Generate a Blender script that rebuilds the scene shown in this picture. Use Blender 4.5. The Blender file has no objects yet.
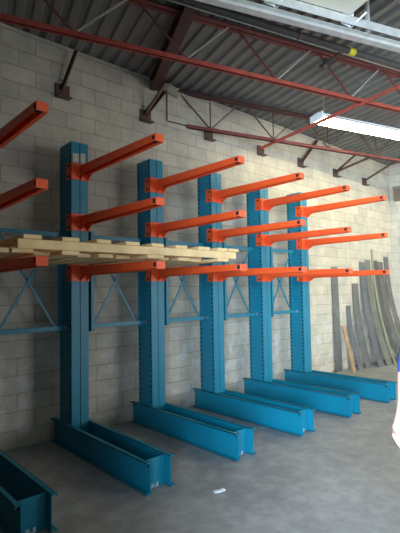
import bpy, math, random
from mathutils import Vector, Matrix
random.seed(7)
R = math.radians
sc = bpy.context.scene
col = sc.collection

# ------------------------------------------------------------------ camera
YAW, PIT, ROL = 0.728, 0.0543, -0.0169
F = Vector((math.sin(YAW)*math.cos(PIT), math.cos(YAW)*math.cos(PIT), math.sin(PIT)))
Rv = Vector((math.cos(YAW), -math.sin(YAW), 0))
Uv = Rv.cross(F)
R2 = Rv*math.cos(ROL) + Uv*math.sin(ROL)
U2 = -Rv*math.sin(ROL) + Uv*math.cos(ROL)
cam = bpy.data.objects.new('camera', bpy.data.cameras.new('camera'))
m = Matrix((R2, U2, -F)).transposed().to_4x4()
m.translation = Vector((-1.0866, -4.3733, 1.6))
cam.matrix_world = m
cam.data.sensor_fit = 'HORIZONTAL'
cam.data.sensor_width = 36.0
cam.data.lens = 446.68/400*36
cam.data.clip_start = 0.05
col.objects.link(cam)
sc.camera = cam

# ------------------------------------------------------------------ world, lights, exposure
w = bpy.data.worlds.new('world'); sc.world = w; w.use_nodes = True
bg = w.node_tree.nodes['Background']
bg.inputs[0].default_value = (0.62, 0.75, 1.0, 1); bg.inputs[1].default_value = 0.12

def area(name, loc, direction, sx, sy, power, color, spread=180):
    l = bpy.data.lights.new(name, 'AREA'); l.shape = 'RECTANGLE'; l.size = sx; l.size_y = sy
    l.energy = power; l.color = color; l.spread = R(spread)
    o = bpy.data.objects.new(name, l); col.objects.link(o)
    o.location = loc
    o.rotation_euler = Vector(direction).to_track_quat('-Z', 'Y').to_euler()
    return o
DOOR_Y0, DOOR_Y1, DOOR_H = -4.0, -7.7, 3.6
# daylight through the open loading door in the left wall, and an added fill lamp at a made-up rear opening
area('daylight_door', (-2.55, -6.2, 1.7), (math.cos(R(11)), math.sin(R(11)), -.05), 3.0, 2.8, 420, (0.62, 0.80, 1.0), 90)
area('rear_fill', (7.2, -9.02, 1.8), (0, 1, 0), 3.0, 3.4, 75, (0.92, 0.96, 1.0), 120)

sc.view_settings.view_transform = 'Standard'
sc.view_settings.look = 'None'
sc.view_settings.exposure = 0.86
sc.view_settings.gamma = 1
sc.view_settings.use_curve_mapping = False

# ------------------------------------------------------------------ materials
def mat(name, color, rough=.5, metal=0, var=.12, scale=6, bump=0, bscale=60, var2=None, spec=.5, coat=0):
    m = bpy.data.materials.new(name); m.use_nodes = True
    nt = m.node_tree; N = nt.nodes; L = nt.links; b = N['Principled BSDF']
    tc = N.new('ShaderNodeTexCoord'); no = N.new('ShaderNodeTexNoise')
    no.inputs['Scale'].default_value = scale; no.inputs['Detail'].default_value = 5
    L.new(tc.outputs['Object'], no.inputs['Vector'])
    cr = N.new('ShaderNodeValToRGB')
    c2 = var2 or tuple(min(1, c*(1+var)) for c in color)
    c1 = tuple(c*(1-var) for c in color)
    cr.color_ramp.elements[0].position = .3; cr.color_ramp.elements[0].color = (*c1, 1)
    cr.color_ramp.elements[1].position = .7; cr.color_ramp.elements[1].color = (*c2, 1)
    L.new(no.outputs['Fac'], cr.inputs[0]); L.new(cr.outputs[0], b.inputs['Base Color'])
    b.inputs['Roughness'].default_value = rough; b.inputs['Metallic'].default_value = metal
    b.inputs['Specular IOR Level'].default_value = spec
    if coat: b.inputs['Coat Weight'].default_value = coat; b.inputs['Coat Roughness'].default_value = .25
    if bump:
        n2 = N.new('ShaderNodeTexNoise'); n2.inputs['Scale'].default_value = bscale
        L.new(tc.outputs['Object'], n2.inputs['Vector'])
        bp = N.new('ShaderNodeBump'); bp.inputs['Strength'].default_value = bump; bp.inputs['Distance'].default_value = .01
        L.new(n2.outputs['Fac'], bp.inputs['Height']); L.new(bp.outputs[0], b.inputs['Normal'])
    return m

BLUE = mat('blue_paint', (0.002, 0.182, 0.276), .42, 0, .08, 3, .08, 40)
ORANGE = mat('orange_paint', (0.90, 0.105, 0.022), .42, 0, .05, 4, .05, 40)
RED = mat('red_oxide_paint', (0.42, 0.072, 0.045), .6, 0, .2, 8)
MIDRED = mat('shaded_red_oxide', (0.17, 0.040, 0.034), .6, 0, .2, 8)  # red oxide with the shade on joist members put into its colour
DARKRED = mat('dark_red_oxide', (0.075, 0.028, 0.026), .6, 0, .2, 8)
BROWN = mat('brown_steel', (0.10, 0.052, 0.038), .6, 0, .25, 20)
GALV = mat('galvanised_steel', (0.50, 0.49, 0.44), .42, .35, .12, 14)
ZINC = mat('zinc_bolt', (0.55, 0.6, 0.6), .3, .8, .1, 30)
SCRAPED = mat('scraped_metal', (0.50, 0.55, 0.58), .5, .3, .3, 60)
DARKPIPE = mat('dark_pipe', (0.060, 0.054, 0.045), .5, 0, .2, 10)
YELLOW = mat('yellow_label', (0.75, 0.62, 0.02), .5, 0, .05)
WOODL = mat('pale_pine', (0.86, 0.60, 0.29), .65, 0, .18, 5, .1, 30)
WOODT = mat('tan_wood', (0.38, 0.24, 0.13), .7, 0, .2, 6)
PANEL = mat('cream_panel', (0.62, 0.56, 0.44), .5, 0, .06, 3)
WHITEP = mat('white_paint', (0.80, 0.82, 0.80), .4, 0, .04)
PAPER = mat('white_paper', (0.80, 0.82, 0.84), .8, 0, .05)
SKIN = mat('skin', (0.72, 0.42, 0.32), .5, 0, .06, 12)
SHIRT = mat('blue_shirt', (0.05, 0.10, 0.42), .8, 0, .1, 10)
TROUSER = mat('grey_trousers', (0.06, 0.06, 0.07), .85, 0, .1, 10)
SHOE = mat('black_shoes', (0.02, 0.02, 0.02), .5, 0, .1, 10)
HAIR = mat('brown_hair', (0.05, 0.03, 0.02), .7, 0, .2, 40)
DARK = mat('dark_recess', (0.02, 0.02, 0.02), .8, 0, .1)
def steel(name, c, m=.35): return mat(name, c, .45, m, .2, 5)
ST = [steel('grey_steel', (.155, .155, .15)), steel('blue_grey_steel', (.135, .145, .155)), steel('olive_grey_steel', (.18, .18, .15)),
      steel('pale_green_steel', (.27, .28, .17), .1), steel('dark_steel', (.10, .10, .10)), steel('warm_grey_steel', (.15, .14, .13))]
EDGE = mat('bare_sheet_edge', (.62, .60, .46), .4, .3, .1)

def emis(name, color, s):
    m = bpy.data.materials.new(name); m.use_nodes = True
    b = m.node_tree.nodes['Principled BSDF']
    b.inputs['Base Color'].default_value = (.9, .9, .9, 1)
    b.inputs['Emission Color'].default_value = (*color, 1); b.inputs['Emission Strength'].default_value = s
    return m
TUBE = emis('lit_tube', (1.0, 0.90, 0.55), 27)

def wall_mat():
    m = bpy.data.materials.new('painted_block'); m.use_nodes = True
    nt = m.node_tree; N = nt.nodes; L = nt.links; b = N['Principled BSDF']
    g = N.new('ShaderNodeNewGeometry'); sx = N.new('ShaderNodeSeparateXYZ'); L.new(g.outputs['Position'], sx.inputs[0])
    ad = N.new('ShaderNodeMath'); ad.operation = 'SUBTRACT'; L.new(sx.outputs[0], ad.inputs[0]); L.new(sx.outputs[1], ad.inputs[1])
    # along-wall coordinate works for both the long wall and the side walls
    a2 = N.new('ShaderNodeMath'); a2.operation = 'ADD'; L.new(ad.outputs[0], a2.inputs[0]); a2.inputs[1].default_value = 36.5 - .0625 + .42
    z2 = N.new('ShaderNodeMath'); z2.operation = 'ADD'; L.new(sx.outputs[2], z2.inputs[0]); z2.inputs[1].default_value = -.009 + .368*4
    cx = N.new('ShaderNodeCombineXYZ'); L.new(a2.outputs[0], cx.inputs[0]); L.new(z2.outputs[0], cx.inputs[1])
    br = N.new('ShaderNodeTexBrick'); L.new(cx.outputs[0], br.inputs['Vector'])
    br.inputs['Scale'].default_value = 1; br.inputs['Brick Width'].default_value = .365; br.inputs['Row Height'].default_value = .184
    br.inputs['Mortar Size'].default_value = .0045; br.inputs['Mortar Smooth'].default_value = .3; br.inputs['Bias'].default_value = 0
    br.inputs['Color1'].default_value = (.56, .515, .415, 1); br.inputs['Color2'].default_value = (.485, .447, .36, 1)
    br.inputs['Mortar'].default_value = (.31, .283, .235, 1)
    # worn, smudged paint near the floor
    n = N.new('ShaderNodeTexNoise'); n.inputs['Scale'].default_value = 2.6; n.inputs['Detail'].default_value = 6; n.inputs['Roughness'].default_value = .65
    L.new(g.outputs['Position'], n.inputs['Vector'])
    r = N.new('ShaderNodeValToRGB'); r.color_ramp.elements[0].position = .35; r.color_ramp.elements[0].color = (.80, .80, .82, 1)
    r.color_ramp.elements[1].position = .68; r.color_ramp.elements[1].color = (1.1, 1.1, 1.08, 1)
    L.new(n.outputs['Fac'], r.inputs[0])
    mx = N.new('ShaderNodeMixRGB'); mx.blend_type = 'MULTIPLY'; mx.inputs[0].default_value = 1
    L.new(br.outputs['Color'], mx.inputs[1]); L.new(r.outputs[0], mx.inputs[2])
    # patchy white overpaint on the lowest courses
    n3 = N.new('ShaderNodeTexNoise'); n3.inputs['Scale'].default_value = 5; n3.inputs['Detail'].default_value = 8; n3.inputs['Roughness'].default_value = .7
    L.new(g.outputs['Position'], n3.inputs['Vector'])
    mr = N.new('ShaderNodeMapRange'); L.new(sx.outputs[2], mr.inputs[0]); mr.inputs[1].default_value = 1.5; mr.inputs[2].default_value = .7
    mr.inputs[3].default_value = 0; mr.inputs[4].default_value = 1
    th = N.new('ShaderNodeMapRange'); L.new(n3.outputs['Fac'], th.inputs[0]); th.inputs[1].default_value = .5; th.inputs[2].default_value = .62
    mu = N.new('ShaderNodeMath'); mu.operation = 'MULTIPLY'; L.new(mr.outputs[0], mu.inputs[0]); L.new(th.outputs[0], mu.inputs[1])
    mu2 = N.new('ShaderNodeMath'); mu2.operation = 'MULTIPLY'; L.new(mu.outputs[0], mu2.inputs[0]); mu2.inputs[1].default_value = .55
    m2 = N.new('ShaderNodeMixRGB'); L.new(mu2.outputs[0], m2.inputs[0]); L.new(mx.outputs[0], m2.inputs[1]); m2.inputs[2].default_value = (.66, .66, .66, 1)
    L.new(m2.outputs[0], b.inputs['Base Color']); b.inputs['Roughness'].default_value = .75
    bp = N.new('ShaderNodeBump'); bp.invert = True; bp.inputs['Strength'].default_value = .6; bp.inputs['Distance'].default_value = .008
    L.new(br.outputs['Fac'], bp.inputs['Height']); L.new(bp.outputs[0], b.inputs['Normal'])
    return m
WALL = wall_mat()
DIM = mat('bounce_damping_block', (.07, .06, .055), .8, 0, .2, 3)  # unseen left and rear walls coloured dark to cut bounced light

def floor_mat():
    m = bpy.data.materials.new('worn_concrete'); m.use_nodes = True
    nt = m.node_tree; N = nt.nodes; L = nt.links; b = N['Principled BSDF']
    g = N.new('ShaderNodeNewGeometry')
    n = N.new('ShaderNodeTexNoise'); n.inputs['Scale'].default_value = 1.1; n.inputs['Detail'].default_value = 9; n.inputs['Roughness'].default_value = .62
    L.new(g.outputs['Position'], n.inputs['Vector'])
    r = N.new('ShaderNodeValToRGB'); e = r.color_ramp.elements
    e[0].position = .3; e[0].color = (.19, .20, .205, 1); e[1].position = .72; e[1].color = (.38, .385, .385, 1)
    L.new(n.outputs['Fac'], r.inputs[0])
    n2 = N.new('ShaderNodeTexNoise'); n2.inputs['Scale'].default_value = 7; n2.inputs['Detail'].default_value = 8; n2.inputs['Roughness'].default_value = .7
    L.new(g.outputs['Position'], n2.inputs['Vector'])
    r2 = N.new('ShaderNodeValToRGB'); e = r2.color_ramp.elements
    e[0].position = .42; e[0].color = (.85, .85, .85, 1); e[1].position = .7; e[1].color = (1.25, 1.25, 1.25, 1)
    L.new(n2.outputs['Fac'], r2.inputs[0])
    mx = N.new('ShaderNodeMixRGB'); mx.blend_type = 'MULTIPLY'; mx.inputs[0].default_value = 1
    L.new(r.outputs[0], mx.inputs[1]); L.new(r2.outputs[0], mx.inputs[2]); L.new(mx.outputs[0], b.inputs['Base Color'])
    mr = N.new('ShaderNodeMapRange'); L.new(n2.outputs['Fac'], mr.inputs[0]); mr.inputs[3].default_value = .38; mr.inputs[4].default_value = .7
    L.new(mr.outputs[0], b.inputs['Roughness'])
    bp = N.new('ShaderNodeBump'); bp.inputs['Strength'].default_value = .15; bp.inputs['Distance'].default_value = .01
    L.new(n2.outputs['Fac'], bp.inputs['Height']); L.new(bp.outputs[0], b.inputs['Normal'])
    return m
FLOOR = floor_mat()
DECK = mat('deck_steel', (0.185, 0.185, 0.172), .5, .25, .18, 2)

# ------------------------------------------------------------------ mesh helpers
class MB:
    def __init__(s): s.v = []; s.f = []
    def quad(s, a, b, c, d):
        i = len(s.v); s.v += [tuple(a), tuple(b), tuple(c), tuple(d)]; s.f.append((i, i+1, i+2, i+3)); return s
    def box(s, x0, x1, y0, y1, z0, z1):
        x0, x1 = sorted((x0, x1)); y0, y1 = sorted((y0, y1)); z0, z1 = sorted((z0, z1))
        return s.hexa([(x0,y0,z0),(x1,y0,z0),(x1,y1,z0),(x0,y1,z0),(x0,y0,z1),(x1,y0,z1),(x1,y1,z1),(x0,y1,z1)])
    def hexa(s, p):
        i = len(s.v); s.v += [tuple(q) for q in p]
        for f in ((0,3,2,1),(4,5,6,7),(0,1,5,4),(1,2,6,5),(2,3,7,6),(3,0,4,7)): s.f.append(tuple(i+k for k in f))
        return s
    def bar(s, a, b, wd, hd, up=(0,0,1)):
        a = Vector(a); b = Vector(b); d = (b-a).normalized(); up = Vector(up)
        if abs(d.dot(up)) > .98: up = Vector((0, 1, 0))
        x = d.cross(up).normalized(); y = x.cross(d).normalized()
        x *= wd/2; y *= hd/2
        return s.hexa([a-x-y, a+x-y, b+x-y, b-x-y, a-x+y, a+x+y, b+x+y, b-x+y])
    def angle(s, a, b, size, t, up=(0,0,1), flip=1):
        a = Vector(a); b = Vector(b); d = (b-a).normalized(); up = Vector(up)
        if abs(d.dot(up)) > .98: up = Vector((0, 1, 0))
        x = d.cross(up).normalized(); y = x.cross(d).normalized()
        s.bar(a + y*(size/2), b + y*(size/2), t, size, up)
        o = x*(size/2)*flip
        s.bar(a+o, b+o, size, t, up); return s
    def tube(s, pts, r, n=10, close=True):
        rs = r if isinstance(r, (list, tuple)) else [r]*len(pts)
        P = [Vector(p) for p in pts]; i0 = len(s.v); last = None
        for k, p in enumerate(P):
            d = (P[min(k+1, len(P)-1)] - P[max(k-1, 0)]).normalized()
            if last is None: last = d.orthogonal().normalized()
            x = (last - d*last.dot(d)).normalized(); last = x; y = d.cross(x)
            for j in range(n):
                t = 2*math.pi*j/n; s.v.append(tuple(p + (x*math.cos(t)+y*math.sin(t))*rs[k]))
        for k in range(len(P)-1):
            for j in range(n):
                a = i0+k*n+j; b = i0+k*n+(j+1) % n; s.f.append((a, b, b+n, a+n))
        if close:
            s.f.append(tuple(i0+j for j in reversed(range(n)))); s.f.append(tuple(i0+(len(P)-1)*n+j for j in range(n)))
        return s
    def perf(s, o, u, v, nu, nv, cu, cv, holes, hr, nrm, t):
        """plate of nu x nv cells (cu x cv) at o with octagonal holes in the listed columns; thickness t along nrm"""
        o = Vector(o); u = Vector(u); v = Vector(v); nn = Vector(nrm)*t
        for side in (0, 1):
            q = o + nn*side
            for i in range(nu):
                for j in range(nv):
                    W = cu[i]; x0 = sum(cu[:i]); y0 = j*cv
                    if i in holes:
                        out = [(0,0),(.5,0),(1,0),(1,.5),(1,1),(.5,1),(0,1),(0,.5)]
                        inn = [(math.cos(a)*hr, math.sin(a)*hr) for a in [R(225+45*k) for k in range(8)]]
                        O = [q + u*(x0+a*W) + v*(y0+b*cv) for a, b in out]
                        I = [q + u*(x0+W/2+a) + v*(y0+cv/2+b) for a, b in inn]
                        for k in range(8): s.quad(O[k], O[(k+1) % 8], I[(k+1) % 8], I[k])
                        if side == 0:
                            for k in range(8): s.quad(I[k], I[(k+1) % 8], I[(k+1) % 8]+nn, I[k]+nn)
                    else:
                        s.quad(q+u*x0+v*y0, q+u*(x0+W)+v*y0, q+u*(x0+W)+v*(y0+cv), q+u*x0+v*(y0+cv))
        Wt = sum(cu); H = nv*cv; c = [o, o+u*Wt, o+u*Wt+v*H, o+v*H]
        for k in range(4): s.quad(c[k], c[(k+1) % 4], c[(k+1) % 4]+nn, c[k]+nn)
        return s
    def build(s, name, m, parent=None, bevel=0, smooth=False, kind=None):
        me = bpy.data.meshes.new(name); me.from_pydata(s.v, [], s.f); me.update()
        me.materials.append(m)
        import bmesh
        b = bmesh.new(); b.from_mesh(me); bmesh.ops.remove_doubles(b, verts=b.verts, dist=1e-5) if smooth else None
        bmesh.ops.recalc_face_normals(b, faces=b.faces); b.to_mesh(me); b.free()
        if smooth:
            for p in me.polygons: p.use_smooth = True
        o = bpy.data.objects.new(name, me); col.objects.link(o)
        if parent: o.parent = parent
        if bevel:
            bv = o.modifiers.new('bevel', 'BEVEL'); bv.width = bevel; bv.segments = 1; bv.limit_method = 'ANGLE'
        if kind: o['kind'] = kind
        return o
def tag(o, label, cat, group=None, kind=None):
    o['label'] = label; o['category'] = cat
    if group: o['group'] = group
    if kind: o['kind'] = kind
    return o
def thing(name, loc, label, cat, group=None, rz=0):
    o = bpy.data.objects.new(name, None); col.objects.link(o); o.location = loc; o.rotation_euler = (0, 0, rz)
    o.empty_display_size = .1
    return tag(o, label, cat, group)
def copy_tree(o, parent=None):
    c = o.copy(); col.objects.link(c); c.parent = parent
    for ch in list(o.children): copy_tree(ch, c)
    return c

# ------------------------------------------------------------------ structure
X0, X1, Y0, Y1, H = -1.66, 9.2, -9.0, 0.42, 4.47
MB().box(X0-.2, X1+.2, Y0-.2, Y1+.2, -.15, 0).build('floor', FLOOR, kind='structure')
MB().box(X0-.2, X1+.2, Y1, Y1+.2, 0, H).build('wall_back', WALL, kind='structure')
b = MB(); b.box(X1, X1+.2, Y0, Y1, 0, H); b.build('wall_right', WALL, kind='structure')
b = MB(); b.box(X0-.2, X0, DOOR_Y0, Y1, 0, H).box(X0-.2, X0, Y0, DOOR_Y1, 0, H).box(X0-.2, X0, DOOR_Y1, DOOR_Y0, DOOR_H, H)
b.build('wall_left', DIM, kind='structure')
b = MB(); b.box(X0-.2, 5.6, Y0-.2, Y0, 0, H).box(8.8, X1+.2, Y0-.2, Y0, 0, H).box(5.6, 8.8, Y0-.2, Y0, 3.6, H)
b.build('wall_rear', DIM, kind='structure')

TH = R(15.5)
J = Vector((math.cos(TH), -math.sin(TH), 0)); NN = Vector((-math.sin(TH), -math.cos(TH), 0))
O0 = Vector((3.33, .30, 0))            # a point on the joist nearest the wall
def jp(a, n, z): p = O0 + J*a + NN*n; return Vector((p.x, p.y, z))

# ribbed steel deck, ribs square to the joists
b = MB(); pitch = .17; prof = [(0, 0), (.075, 0), (.095, .03), (.15, .03), (.17, 0)]
pts = []; a = -9.0
while a < 11:
    for q in prof[:-1]: pts.append((a+q[0], q[1]))
    a += pitch
def clip_n(a):                          # range of n inside the wall rectangle (slightly over)
    lo, hi = -50, 50
    for (c, s_, mn, mx) in ((O0.x + J.x*a, NN.x, X0-.19, X1+.19), (O0.y + J.y*a, NN.y, Y0-.19, Y1+.10)):
        t = sorted(((mn-c)/s_, (mx-c)/s_)); lo = max(lo, t[0]); hi = min(hi, t[1])
    return lo, hi
for k in range(len(pts)-1):
    (a0, z0), (a1, z1) = pts[k], pts[k+1]
    l0, h0 = clip_n(a0); l1, h1 = clip_n(a1)
    if h0 <= l0 or h1 <= l1: continue
    z = H
    b.quad(jp(a0, l0, z+z0), jp(a1, l1, z+z1), jp(a1, h1, z+z1), jp(a0, h0, z+z0))
    b.quad(jp(a0, l0, z+z0+.01), jp(a1, l1, z+z1+.01), jp(a1, h1, z+z1+.01), jp(a0, h0, z+z0+.01))
b.build('ceiling', DECK, kind='structure')
b = MB().box(X0-.2, X1+.2, Y0-.2, Y1+.2, H+.075, H+.16); b.build('trim_1', DARK, kind='structure')

# ------------------------------------------------------------------ roof joists
def joist(a0, a1, n, node0, label, web_from=None):
    zt, zb = 4.42, 3.93
    t = thing('roof_joist', jp(a0, n, zb), label, 'roof joist', 'steel roof joists')
    L = Matrix.Translation(-t.location)
    def P(a, z, dn=0): return L @ jp(a, n+dn, z)
    tc_ = MB(); bc = MB()
    for s in (-1, 1):
        tc_.angle(P(a0, zt, s*.012), P(a1, zt, s*.012), .045, .007, flip=s)
        bc.angle(P(a0+.15, zb, s*.012), P(a1, zb, s*.012), .045, .007, flip=-s)
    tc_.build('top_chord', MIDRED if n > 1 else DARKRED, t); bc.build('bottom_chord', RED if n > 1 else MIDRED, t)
    k = node0
    while k > a0+.6: k -= 1.12
    while k < a1-.3:
        for dx in (-.5, .5):
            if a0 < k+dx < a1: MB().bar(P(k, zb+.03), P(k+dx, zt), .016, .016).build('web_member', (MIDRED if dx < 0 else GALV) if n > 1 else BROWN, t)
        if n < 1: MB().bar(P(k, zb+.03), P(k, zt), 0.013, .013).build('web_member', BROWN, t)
        k += 1.12
    return t
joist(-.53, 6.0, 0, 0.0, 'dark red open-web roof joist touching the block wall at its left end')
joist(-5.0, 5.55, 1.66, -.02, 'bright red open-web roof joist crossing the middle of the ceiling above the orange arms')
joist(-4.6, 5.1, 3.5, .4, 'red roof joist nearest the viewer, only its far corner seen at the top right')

# girder along the ribs from the wall to the middle joist
g0 = Vector((2.40, .405, 0)); g1 = Vector((1.62, -1.30, 0))
t = thing('roof_beam', (g0.x, g0.y, 4.30), 'dark red roof beam running from the wall toward the middle joist', 'roof beam')
d = g1-g0
bb = MB(); bb.bar((0, 0, .01), (d.x, d.y, .01), .13, .012).bar((0, 0, .15), (d.x, d.y, .15), .13, .012).bar((0, 0, .08), (d.x, d.y, .08), .012, .14)
bb.build('beam', DARKRED, t)

# wall brackets with braces up to the deck
bx = [1.1, 2.255, 3.39, 4.572, 5.69, 6.865, 8.022]
bl = ['leftmost, above the upper left orange arms', 'second from left, under the dark roof beam', 'third from left, at the start of the red chord',
      'fourth from left, joined to a long red brace', 'fifth from left, with one stout brace', 'sixth from left, with two splayed braces', 'rightmost, close to the wall corner']
ends = [[(1.24, .30, 4.40), ], [(2.385, .12, 4.29), (2.66, .40, 4.44)], [], [], [(6.22, .395, 4.43)], [(6.70, -.15, 4.12), (6.60, -.50, 3.965)], [(7.45, -.64, 4.06)]]
for i, x in enumerate(bx):
    t = thing('wall_bracket', (x, .42, 3.92), 'brown wall bracket, ' + bl[i], 'wall bracket', 'steel brackets bolted high on the block wall')
    MB().box(-.085, .085, -.022, -.001, -.09, .075).box(-.085, .085, -.10, -.022, -.09, -.078).build('plate', BROWN, t, .003)
    for e in ends[i]:
        MB().angle((0, -.03, .0), (e[0]-x, e[1]-.42, e[2]-3.92), .042, .008).build('brace', BROWN, t)
# long bridging angle
t = thing('bridging_brace', (4.50, .36, 3.90), 'long red angle brace running from the fourth wall bracket out past the lit tube lamp', 'brace')
d = Vector((4.012, -2.173, 3.90)) - Vector((4.50, .36, 3.90)); d *= 1.25
MB().angle((0, 0, 0), d, .045, .008).build('brace_bar', RED, t)

# thin conduit on the wall beside joist end
b = MB().tube([(2.62, .41, 4.40), (2.615, .41, 3.95), (2.66, .41, 3.945), (3.31, .41, 3.975)], .008, 6)
tag(b.build('wall_conduit', BROWN, smooth=True), 'thin dark conduit bent in an L on the wall left of the first joist', 'conduit')
b = MB().tube([(2.50, .405, 4.38), (2.62, .40, 4.41), (2.72, .395, 4.38), (2.80, .40, 4.33)], [.05, .075, .06, .03], 8)
tag(b.build('grey_patch_lump', mat('grey_filler', (.30, .28, .23), .9, 0, .2, 20), smooth=True), 'lump of grey filler where the deck meets the wall beside the first joist', 'filler')

# dark sprinkler pipe with yellow label
def lin(x, z, p0=(1.758, -1.77), p1=(3.73, -2.28)):
    k = (x-p0[0])/(p1[0]-p0[0]); return Vector((x, p0[1]+(p1[1]-p0[1])*k, z))
pz = 4.02
t = thing('sprinkler_pipe', lin(-1.2, pz), 'dark pipe with a yellow band hung along the middle roof joist', 'pipe')
o = Vector(t.location)
MB().tube([lin(-1.2, pz)-o, lin(8.2, pz)-o], .034, 12).build('pipe', DARKPIPE, t, smooth=True)
MB().tube([lin(3.02, pz)-o, lin(3.10, pz)-o], .0365, 12).build('label_band', YELLOW, t, smooth=True)['label'] = 'yellow label band'
p = lin(2.98, pz)-o
MB().tube([p, p+Vector((.05, .17, .0)), p+Vector((.10, .36, 0))], .017, 8).tube([p+Vector((.10, .30, .05)), p+Vector((.10, .30, -.05))], .028, 8).build('branch_pipe', DARKPIPE, t, smooth=True)
for x in (.4, 2.4, 4.6, 6.6):
    q = lin(x, pz)-o; MB().tube([q+Vector((0, 0, .03)), q+Vector((0, 0, H-pz))], .006, 6).tube([q-Vector((.015, 0, 0)), q+Vector((.015, 0, 0))], .039, 10).build('pipe_hanger', BROWN, t)
# pale electrical conduit next to the pipe
b = MB().tube([lin(-1.2, pz)+Vector((0, .09, .02)), lin(8.2, pz)+Vector((0, .09, .02))], .009, 8)
tag(b.build('ceiling_conduit', GALV, smooth=True), 'thin pale conduit running beside the dark pipe under the ceiling', 'conduit')

# ------------------------------------------------------------------ open overhead door: track, panel, rollers
def dl(x, z, off=0):
    y = -2.142 + (x-1.141)*(-2.708+2.142)/(2.805-1.141); v = Vector((x, y, z)); return v + Vector((-.32, -.947, 0))*off
t = thing('door_track', dl(-1.5, 3.7), 'galvanised overhead door track crossing the top right under the ceiling', 'door track')
o = Vector(t.location)
k = MB()
k.bar(dl(-1.5, 3.70)-o, dl(7.2, 3.70)-o, .006, .07).bar(dl(-1.5, 3.667, .03)-o, dl(7.2, 3.667, .03)-o, .06, .006).bar(dl(-1.5, 3.733, .02)-o, dl(7.2, 3.733, .02)-o, .04, .006)
k.build('rail', GALV, t)
k = MB().bar(dl(-1.5, 3.76, .10)-o, dl(7.2, 3.76, .10)-o, .005, .07).bar(dl(-1.5, 3.795, .07)-o, dl(7.2, 3.795, .07)-o, .06, .005)
k.build('support_angle', GALV, t)
for x in (2.42, 4.9):
    q = dl(x, 3.72, .07)-o; MB().angle(q, q+Vector((0, 0, H-3.73)), .04, .005, up=(0, 1, 0)).build('hanger', GALV, t)
DJ = (dl(2, 0)-dl(1, 0)).normalized(); DN = Vector((DJ.y, -DJ.x, 0))
t = thing('overhead_door', dl(2.20, 3.80, .10), 'cream overhead door panel resting open on the ceiling track', 'overhead door')
def dq(a, n, z): return DJ*a + DN*n + Vector((0, 0, z))
for i in range(4):
    a1 = -i*.56 - .0; a0 = a1-.55
    MB().hexa([dq(a0, .0, 0), dq(a1, .0, 0), dq(a1, 3.2, 0), dq(a0, 3.2, 0), dq(a0, .0, .045), dq(a1, .0, .045), dq(a1, 3.2, .045), dq(a0, 3.2, .045)]).build('door_section', PANEL, t, .006)
for aa in (.0, -.72, -1.40):
    h = MB().hexa([dq(aa-.06, -.045, -.055), dq(aa+.035, -.045, -.07), dq(aa+.035, -.038, -.07), dq(aa-.06, -.038, -.055),
                   dq(aa-.05, -.01, .05), dq(aa+.045, -.01, .04), dq(aa+.045, -.003, .04), dq(aa-.05, -.003, .05)]).build('hinge', WHITEP, t)
    MB().tube([dq(aa+.07, -.12, -.05), dq(aa+.07, .10, -.02)], .008, 8).tube([dq(aa+.07, -.13, -.05), dq(aa+.07, -.10, -.05)], .024, 12).build('roller', WHITEP, h, smooth=False)

# ------------------------------------------------------------------ fluorescent strip
A = Vector((4.27, -.90, 4.0)); dJ = J
ANG = math.atan2(J.y, J.x)
t = thing('fluorescent_lamp', A, 'long lit fluorescent strip lamp hanging under the ceiling at right', 'lamp', rz=ANG)
def prism(pr, x0, x1):
    q = MB(); n = len(pr); q.v += [(x0, y, z) for y, z in pr] + [(x1, y, z) for y, z in pr]
    for i in range(n): q.f.append((i, (i+1) % n, (i+1) % n+n, i+n))
    q.f.append(tuple(range(n))); q.f.append(tuple(range(2*n-1, n-1, -1))); return q
prism([(-.14, -.02), (-.04, .05), (.04, .05), (.14, -.02), (.135, -.025), (.035, .035), (-.035, .035), (-.135, -.025)], 0, 2.44).build('reflector', WHITEP, t)
prism([(-.05, -.0), (-.05, .06), (.05, .06), (.05, -.0)], -.02, 2.46).build('housing', WHITEP, t)
MB().box(-.03, -.005, -.13, .13, -.045, .05).build('end_cap', WHITEP, t, .004)
for y in (-.085, .085):
    MB().tube([(.04, y, -.035), (2.40, y, -.035)], .02, 10).build('tube', TUBE, t, smooth=True)
for x in (.12, 2.3):
    MB().tube([(x, 0, .06), (x, 0, H-4.0)], .004, 6).build('hanging_wire', GALV, t)

lamp0 = t  # copies below are unseen lamps added to brighten the right wall
for k, (da, dn, lb) in enumerate(((2.62, 0, 'added fill strip lamp, unseen, in line past the first beyond the right edge'),
                                  (2.0, 3.3, 'added fill strip lamp, unseen, a row nearer the viewer beyond the right edge'))):
    o = copy_tree(lamp0); o.location = A + J*da + NN*dn; o['label'] = lb; o['group'] = 'fluorescent strip lamps'
lamp0['group'] = 'fluorescent strip lamps'
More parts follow.
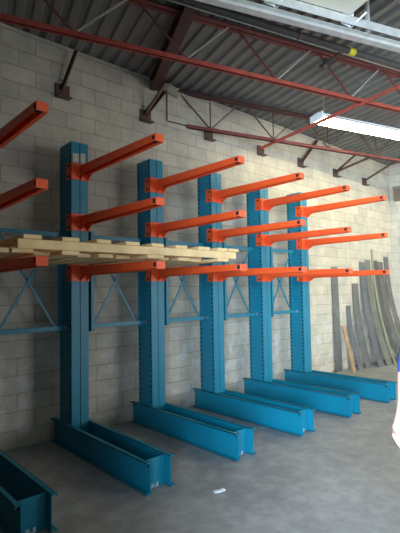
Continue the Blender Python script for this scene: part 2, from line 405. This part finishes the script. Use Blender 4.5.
# ------------------------------------------------------------------ cantilever rack uprights
S, W, D, HC, LB, HB, LA = 1.0128, .193, .279, 3.222, 1.396, .249, 1.376
TZ = [1.850, 2.386, 2.930]
AX0, AX1 = .092, .178
def make_upright():
    t = thing('cantilever_rack_upright', (0, 0, 0), '', 'rack upright')
    # column: two channels toe to toe with punched sides
    c = MB()
    nv = 53; z0 = .03; cv = (HC-z0-.02)/nv
    cu = [.05, D-.10, .05]
    for x, nr in ((0, 1), (W, -1)):
        c.perf((x, 0, z0), (0, 1, 0), (0, 0, 1), 3, nv, cu, cv, (0, 2), .0185, (nr, 0, 0), .006)
    for y, yt in ((0, .007), (D, D-.007)):
        c.box(.006, W/2-.004, y, yt, z0, HC-.02); c.box(W/2+.004, W-.006, y, yt, z0, HC-.02)
    for y in (.007, D-.007):
        yy = y + (.02 if y < .1 else -.02)
        c.box(W/2-.008, W/2-.004, y, yy, z0, HC-.02); c.box(W/2+.004, W/2+.008, y, yy, z0, HC-.02)
    cb = c.build('column', BLUE, t)
    for y in (.007, D-.05):  # dark strips inside the column stand in for shade in the holes
        MB().box(.0065, .012, y, y+.043, z0+.01, HC-.03).box(W-.012, W-.0065, y, y+.043, z0+.01, HC-.03).build('hole_shade_strip', DARK, cb)['label'] = 'dark strip added as shade behind the holes'
    MB().box(-.001, W+.001, -.001, D+.001, HC-.02, HC-.012).build('top_cap', BLUE, t)
    # base: two back-to-back channels outside the column
    for x, s in ((-.001, -1), (W+.001, 1)):
        q = MB(); y0, y1 = -LB, .405
        q.box(x, x+s*.007, y0, y1, 0.002, HB)
        q.box(x, x+s*.045, y0, y1, HB-.008, HB); q.box(x, x+s*.045, y0, y1, 0.002, .010)
        q.box(x+s*.037, x+s*.045, y0, y1, HB-.018, HB); q.box(x+s*.037, x+s*.045, y0, y1, 0.002, .016)
        ch = q.build('base_channel', BLUE, t, .0015)
        for yb in (y0+.035, y1-.035):
            for zz in (HB-.032,):
                MB().tube([(x+s*.007, yb, zz), (x+s*.0095, yb, zz)], .013, 10).build('bolt_hole', DARK, ch)
    q = MB().box(.004, W-.004, -LB+.075, -LB+.083, .006, HB-.006)
    ep = q.build('base_end_plate', BLUE, t)
    q = MB()
    for i in range(9):
        xx = .02+random.random()*.14; ww = .008+random.random()*.03
        q.box(xx, min(xx+ww, W-.01), -LB+.0725, -LB+.075, .008, .012+random.random()*.03)
    q.build('scraped_paint', SCRAPED, ep)['label'] = 'bare scraped metal at the foot of the plate'
    MB().box(.0, W, -.02, D+.02, .006, .028).build('foot_plate', BLUE, t)
    # arms
    for z in TZ:
        a = MB(); y1 = -.012; yt = -LA; zr = z+.026
        def side(x, xx, dz=0):
            # side web with a slot near the tip, made of four tapered pieces
            def zt(y): return z + (zr-z)*(y-yt)/(y1-yt)
            def zb(y): return dz + (z-.062) + ((z-.072)-(z-.062))*(y-yt)/(y1-yt)
            def pc(ya, yb, fa, fb):
                h = lambda y, f: zb(y)+(zt(y)-zb(y))*f
                a.hexa([(x,ya,h(ya,fa)),(xx,ya,h(ya,fa)),(xx,yb,h(yb,fa)),(x,yb,h(yb,fa)),(x,ya,h(ya,fb)),(xx,ya,h(ya,fb)),(xx,yb,h(yb,fb)),(x,yb,h(yb,fb))])
            ya, yb = yt+.012, yt+.055
            pc(yt, ya, 0, 1); pc(yb, y1, 0, 1); pc(ya, yb, 0, .25); pc(ya, yb, .90, 1)
        side(AX0, AX0+.005, .006); side(AX1-.005, AX1)
        a.hexa([(AX0,yt,z-.001),(AX1,yt,z-.001),(AX1,y1,zr-.001),(AX0,y1,zr-.001),(AX0,yt,z+.005),(AX1,yt,z+.005),(AX1,y1,zr+.005),(AX0,y1,zr+.005)])
        a.box(AX0, AX1, yt-.005, yt, z-.062, z+.005)
        # small inward lips at the bottom edge
        for xa, xb in ((AX1-.034, AX1),):
            a.hexa([(xa,yt,z-.062),(xb,yt,z-.062),(xb,y1,z-.072),(xa,y1,z-.072),(xa,yt,z-.058),(xb,yt,z-.058),(xb,y1,z-.068),(xa,y1,z-.068)])
        arm = a.build('arm', ORANGE, t, .0015)
        MB().box(AX0+.012, AX1-.012, yt+.006, yt+.064, z-.056, z-.003).build('slot_shade_block', DARK, arm)['label'] = 'dark block added as shade inside the arm tip'  # dark block darkens the slot in place of inner shade
        k = MB(); zb0, zb1 = z-.127, z+.05
        k.box(-.012, W+.012, -.012, -.003, zb0, zb1)
        k.box(-.012, -.004, -.012, .095, zb0, zb1); k.box(W+.004, W+.012, -.012, .095, zb0, zb1)
        # gussets under the arm
        for x in (AX0, AX1-.005):
            k.hexa([(x,-.12,z-.072),(x+.005,-.12,z-.072),(x+.005,-.012,zb0),(x,-.012,zb0),(x,-.12,z-.068),(x+.005,-.12,z-.068),(x+.005,-.012,z-.070),(x,-.012,z-.070)])
        br = k.build('mounting_bracket', ORANGE, arm, .0015)
        for x, s in ((-.012, -1), (W+.012, 1)):
            for zz in (z+.015, z-.095):
                MB().tube([(x, .035, zz), (x+s*.012, .035, zz)], .013, 6).build('bolt', DARK, arm)
    return t
up0 = make_upright()
ulab = ['blue rack upright at the left edge, only base and orange arm tips seen',
        'blue rack upright nearest the viewer whose whole column is in view',
        'second fully visible blue rack upright, right of the nearest one',
        'middle blue rack upright with its base ending left of the scattered marks, at the end of the pallet',
        'second blue rack upright from the right end of the row',
        'last blue rack upright at the far right end, beside the leaning steel strips']
ulab[3] = 'blue rack upright at the right end of the pallet, third from row end'
for i in range(6):
    o = up0 if i == 0 else copy_tree(up0)
    o.location = (S*i, 0, 0); o['label'] = ulab[i]; o['group'] = 'blue cantilever rack uprights'

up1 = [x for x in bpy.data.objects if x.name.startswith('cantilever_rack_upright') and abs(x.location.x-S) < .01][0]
MB().box(.016, .084, -.002, .0, 2.99, 3.085).box(.108, .160, -.002, .0, 2.99, 3.10).build('pale_patch', mat('pale_patch_tone', (.50, .47, .36), .5, 0, .25, 30), up1)['label'] = 'pale patches'  # two pale patches on the upper front of this column
# X-braced frames between the uprights
def make_brace():
    t = thing('cross_brace_frame', (0, 0, 0), '', 'brace')
    x0, x1, y = W+.028, S-.030, .15
    zb, zt = 1.235, 2.225
    for z in (zb, zt):
        MB().box(x0, x1, y-.02, y-.014, z-.025, z+.02).box(x0, x1, y-.014, y+.02, z+.014, z+.02).build('rail', BLUE, t)
    for xa, xb, dy in ((x0+.115, x1-.085, 0), (x1-.085, x0+.115, .026)):
        MB().bar((xa, y-.008+dy, zb+.02), (xb, y-.008+dy, zt-.02), .022, .012, up=(0, 1, 0)).build('diagonal', BLUE, t)
    MB().box(x0, x0+.005, .0, y+.03, zb-.05, zt+.04).box(x0, x0+.042, .0, .006, zb-.05, zt+.04).build('end_strut', BLUE, t)
    MB().box(x1-.04, x1, y+.024, y+.032, zb-.05, zt+.04).build('end_strut', BLUE, t)
    return t
br0 = make_brace()
blab = ['in the leftmost bay', 'just right of the nearest full upright', 'in the third bay, its top rail ending past the pallet',
        'in the bay next to the last', 'in the last bay beside the end upright']
for i in range(5):
    o = br0 if i == 0 else copy_tree(br0)
    o.location = (S*i, 0, 0); o['label'] = 'blue X-braced steel frame ' + blab[i]; o['group'] = 'blue cross brace frames'
# bright bolts on the column sides at the lower brace rail
for i in range(6):
    t = [x for x in bpy.data.objects if x.name.startswith('cantilever_rack_upright') and abs(x.location.x-S*i) < .01][0]
    for yy in (.12, .17):
        MB().tube([(-.001, yy, 1.235), (-.012, yy, 1.235)], .014, 6).tube([(-.001, yy, 1.235), (-.004, yy, 1.235)], .022, 12).build('brace_bolt', ZINC, t)['label'] = 'bright zinc bolt'

# ------------------------------------------------------------------ wooden pallet on the lowest arms
ZP = 1.888; WOODL.node_tree.nodes['Principled BSDF'].inputs['Roughness'].default_value = .6
t = thing('wooden_pallet', (0, -.7, ZP), 'long pale pine pallet lying on the lowest orange arms at left', 'pallet')
def pb(x0, x1, y0, y1, z0, z1, name, j=.0):
    MB().box(x0, x1, y0+.7, y1+.7, z0-ZP, z1-ZP).build(name, WOODL, t, .003)
yf, yb_ = -1.20, -.12
bottoms = [(-.25, -.02, 0), (-.01, .143, .0), (.20, .33, .14), (.36, .506, 0), (.56, .68, .16), (.72, .86, .10), (.92, 1.06, .17), (1.13, 1.303, 0), (1.36, 1.48, .15), (1.55, 1.70, .08), (1.76, 1.90, .16), (1.98, 2.123, 0)]
for x0, x1, dy in bottoms: pb(x0, x1, yf+dy+random.uniform(-.015, .01), yb_, ZP, ZP+.032, 'bottom_board')
for y, x0, x1 in ((yf, .035, 2.24), ((yf+yb_)/2, -.3, 2.25), (yb_-.04, -.3, 2.25)):
    pb(x0, x1, y, y+.04, ZP+.033, ZP+.102, 'stringer')
ends_ = [.204, .502, .773, 1.051, 1.312, 1.592, 1.866, 2.10, 2.261]
for i, e in enumerate(ends_):
    pb(e-.135+random.uniform(-.01, .01), e, yf-.01+random.uniform(-.012, .012), yb_+.02, ZP+.103, ZP+.134, 'top_slat')
pb(-.25, -.12, yf, yb_, ZP+.103, ZP+.134, 'top_slat')

# ------------------------------------------------------------------ steel strips leaning at the right end
def strip(name, xc, wd, h, yb, m_, label, cat='steel strip', power=2.0, th=.008, twist=0., group='steel strips leaning against the wall'):
    b = MB(); n = 14; P = []
    ytop = Y1-.004-th
    for k in range(n+1):
        q = k/n; f = 1-(1-q)**power
        P.append((yb+(ytop-yb)*f, q*h, xc + twist*q))
    for k in range(n):
        (ya, za, xa), (yc, zc, xb_) = P[k], P[k+1]
        b.hexa([(xa-wd/2, ya, za), (xa+wd/2, ya, za), (xa+wd/2, ya+th, za), (xa-wd/2, ya+th, za),
                (xb_-wd/2, yc, zc), (xb_+wd/2, yc, zc), (xb_+wd/2, yc+th, zc), (xb_-wd/2, yc+th, zc)])
    o = b.build(name, m_)
    o.data.materials.append(EDGE)
    return tag(o, label, cat, group)
strip('steel_strip', 6.70, .23, 2.02, .37, ST[0], 'straight wide grey steel strip standing flat on the wall, leftmost of the strips', power=1)
strip('steel_strip', 7.18, .17, 1.25, .17, ST[1], 'short blue-grey steel strip right beside the tan plank')
strip('steel_strip', 7.47, .24, 1.70, .16, ST[0], 'medium grey curved strip with its square top below the end arm')
strip('steel_strip', 7.78, .22, 2.15, .05, ST[1], 'tall blue-grey curved strip between the medium grey one and the olive one', twist=.0)
strip('steel_strip', 8.03, .22, 2.20, .00, ST[2], 'tall olive-grey curved strip left of the pale green one')
strip('steel_strip', 8.24, .08, 2.45, -.02, ST[3], 'pale green strip, tallest of the leaning strips')
strip('steel_strip', 8.38, .16, 2.20, -.07, ST[4], 'dark narrow curved strip just right of the pale green one')
strip('steel_strip', 8.60, .22, 2.18, -.10, ST[5], 'warm grey curved strip second from the wall corner')
strip('steel_strip', 8.88, .22, 2.30, -.10, ST[0], 'grey curved strip nearest the wall corner')
b = MB().hexa([(6.80, .13, .0), (6.90, .13, .0), (6.90, .16, .0), (6.80, .16, .0), (6.90, .385, .86), (7.0, .385, .86), (7.0, .415, .86), (6.90, .415, .86)])
tag(b.build('wooden_plank', WOODT, None, .003), 'short tan wooden plank leaning on the wall among the steel strips', 'plank')

# brown box on the right wall
t = thing('wall_box', (X1, .05, 3.60), 'brown metal box high on the right wall at the edge of the photo', 'box')
MB().box(-.10, -.001, -.25, .23, 0, .30).build('box_body', mat('brown_box', (.16, .12, .085), .6), t, .004)
MB().box(-.115, -.101, -.26, .24, .27, .33).build('box_lid', mat('brown_lid', (.22, .18, .13), .6), t, .003)

# paper scrap on the floor
b = MB(); c0 = Vector((1.43, -1.735, .004))
for (a, d_) in (((-.045, -.012), (.0, .0)), ((0, 0), (.045, .022))):
    p = Vector((a[0], a[1], 0)); q = Vector((d_[0], d_[1], 0)); n_ = Vector((-.3, .9, 0)).normalized()*.018; up = Vector((0, 0, .006))
    b.hexa([p-n_, q-n_, q+n_, p+n_, p-n_+up, q-n_+up*1.8, q+n_+up*1.8, p+n_+up])
o = b.build('paper_scrap', PAPER); o.location = c0; o.rotation_euler = (0, 0, R(-35))
tag(o, 'small crumpled white scrap lying on the concrete floor', 'scrap')

# ------------------------------------------------------------------ person standing at the right edge
def skin_mesh(name, nodes, edges, m_, parent, sub=2, root=0):
    me = bpy.data.meshes.new(name); me.from_pydata([n[0] for n in nodes], edges, []); me.update()
    me.materials.append(m_)
    o = bpy.data.objects.new(name, me); col.objects.link(o)
    if parent: o.parent = parent
    s = o.modifiers.new('skin', 'SKIN'); s.use_smooth_shade = True
    sv = me.skin_vertices[0].data if me.skin_vertices else None
    if sv is None:
        bpy.context.view_layer.update()
        import bmesh
        b = bmesh.new(); b.from_mesh(me); b.verts.layers.skin.verify(); b.to_mesh(me); b.free()
        sv = me.skin_vertices[0].data
    for i, n in enumerate(nodes):
        r = n[1]; sv[i].radius = r if isinstance(r, tuple) else (r, r); sv[i].use_root = (i == root)
    ss = o.modifiers.new('subsurf', 'SUBSURF'); ss.levels = sub; ss.render_levels = sub
    return o
# local frame: x = figure's lateral axis (photo right), y = away from camera, z up
camR = Vector((R2.x, R2.y, 0)).normalized(); camF = Vector((F.x, F.y, 0)).normalized()
C0 = Vector((-1.0866, -4.3733, 0))
base = C0 + camF*2.45 + camR*1.338
pr = thing('person', base, 'person in blue at the right edge, only a hanging forearm and hand seen', 'person',
           rz=math.atan2(camR.y, camR.x))
nodes = []; edges = []
def nd(p, r, par=None):
    nodes.append((p, r)); i = len(nodes)-1
    if par is not None: edges.append((par, i))
    return i
pel = nd((0, 0, .95), (.15, .11)); wa = nd((0, 0, 1.10), (.14, .10), pel); chs = nd((0, 0, 1.30), (.15, .11), wa); sh = nd((0, 0, 1.42), (.11, .08), chs)
nk = nd((0, -.01, 1.50), .055, sh); jaw = nd((0, -.035, 1.575), (.062, .075), nk); hd = nd((0, -.02, 1.66), (.078, .095), jaw); tp = nd((0, -.01, 1.74), (.06, .075), hd)
for s in (-1, 1):
    hp = nd((s*.09, 0, .88), .085, pel); kn = nd((s*.10, -.01, .50), .058, hp); ca = nd((s*.10, .015, .34), .055, kn); an = nd((s*.10, .02, .09), .038, ca)
    ft = nd((s*.11, -.10, .04), (.04, .03), an)
    so = nd((s*.17, 0, 1.40), .058, sh)
    if s == -1: el = nd((-.235, .0, 1.13), .043, so); fm = nd((-.258, -.03, 1.00), .038, el); wr = nd((-.298, -.072, .945), .027, fm)
    else: el = nd((.235, .0, 1.13), .043, so); fm = nd((.25, -.03, 1.02), .041, el); wr = nd((.27, -.075, .885), .028, fm)
    pm = nd((s*.318, -.085, .902), (.022, .036), wr)
    pk = nd((s*.328, -.09, .858), (.020, .038), pm)
    for k, (yy, ln) in enumerate(((-.122, .070), (-.100, .080), (-.078, .074), (-.058, .058))):
        f0 = nd((s*.332, yy+.0, .842), .0095, pk)
        f1 = nd((s*.335, yy-.002, .842-ln*.42), .0092, f0)
        f2 = nd((s*(.322), yy-.004, .842-ln*.78), .0085, f1)
        f3 = nd((s*(.298), yy-.004, .842-ln*.98), .0075, f2)
    t0 = nd((s*.312, -.118, .898), .014, pm); t1 = nd((s*.306, -.142, .868), .0115, t0); t2 = nd((s*.296, -.148, .836), .0095, t1)
body = skin_mesh('body', nodes, edges, SKIN, pr)
sh_n = [((0, 0, .93), (.165, .125)), ((0, 0, 1.10), (.155, .115)), ((0, 0, 1.30), (.165, .122)), ((0, 0, 1.42), (.12, .09)), ((0, -.005, 1.465), (.07, .07)),
        ((-.17, 0, 1.405), .070), ((-.215, .0, 1.19), .058), ((-.236, -.003, 1.085), .045), ((.17, 0, 1.405), .070), ((.225, .0, 1.19), .058), ((.236, -.003, 1.125), .056)]
skin_mesh('shirt', sh_n, [(0, 1), (1, 2), (2, 3), (3, 4), (3, 5), (5, 6), (6, 7), (3, 8), (8, 9), (9, 10)], SHIRT, pr)
tr_n = [((0, 0, .97), (.155, .118))]; tr_e = []
for s in (-1, 1):
    i = len(tr_n); tr_n += [((s*.095, 0, .86), .10), ((s*.105, -.01, .50), .075), ((s*.105, .01, .12), .065)]; tr_e += [(0, i), (i, i+1), (i+1, i+2)]
skin_mesh('trousers', tr_n, tr_e, TROUSER, pr)
for s in (-1, 1):
    skin_mesh('shoe', [((s*.10, .05, .045), .042), ((s*.105, -.04, .045), .045), ((s*.112, -.14, .036), (.045, .034)), ((s*.115, -.18, .032), (.035, .028))], [(0, 1), (1, 2), (2, 3)], SHOE, pr)
skin_mesh('hair', [((0, .02, 1.66), (.086, .085)), ((0, .012, 1.72), (.080, .092)), ((0, .005, 1.765), (.055, .07))], [(0, 1), (1, 2)], HAIR, pr)
for s in (-1, 1):
    MB().tube([(s*.032, -.112, 1.655), (s*.032, -.118, 1.655), (s*.032, -.121, 1.655)], [.013, .010, .004], 10).build('eye', WHITEP, pr, smooth=True)
MB().tube([(0, -.105, 1.655), (0, -.130, 1.622), (0, -.108, 1.612)], [.008, .015, .008], 8).build('nose', SKIN, pr, smooth=True)
MB().tube([(-.024, -.100, 1.583), (0, -.109, 1.582), (.024, -.100, 1.583)], [.003, .007, .003], 8).build('mouth', mat('lips', (.5, .2, .17), .5), pr, smooth=True)
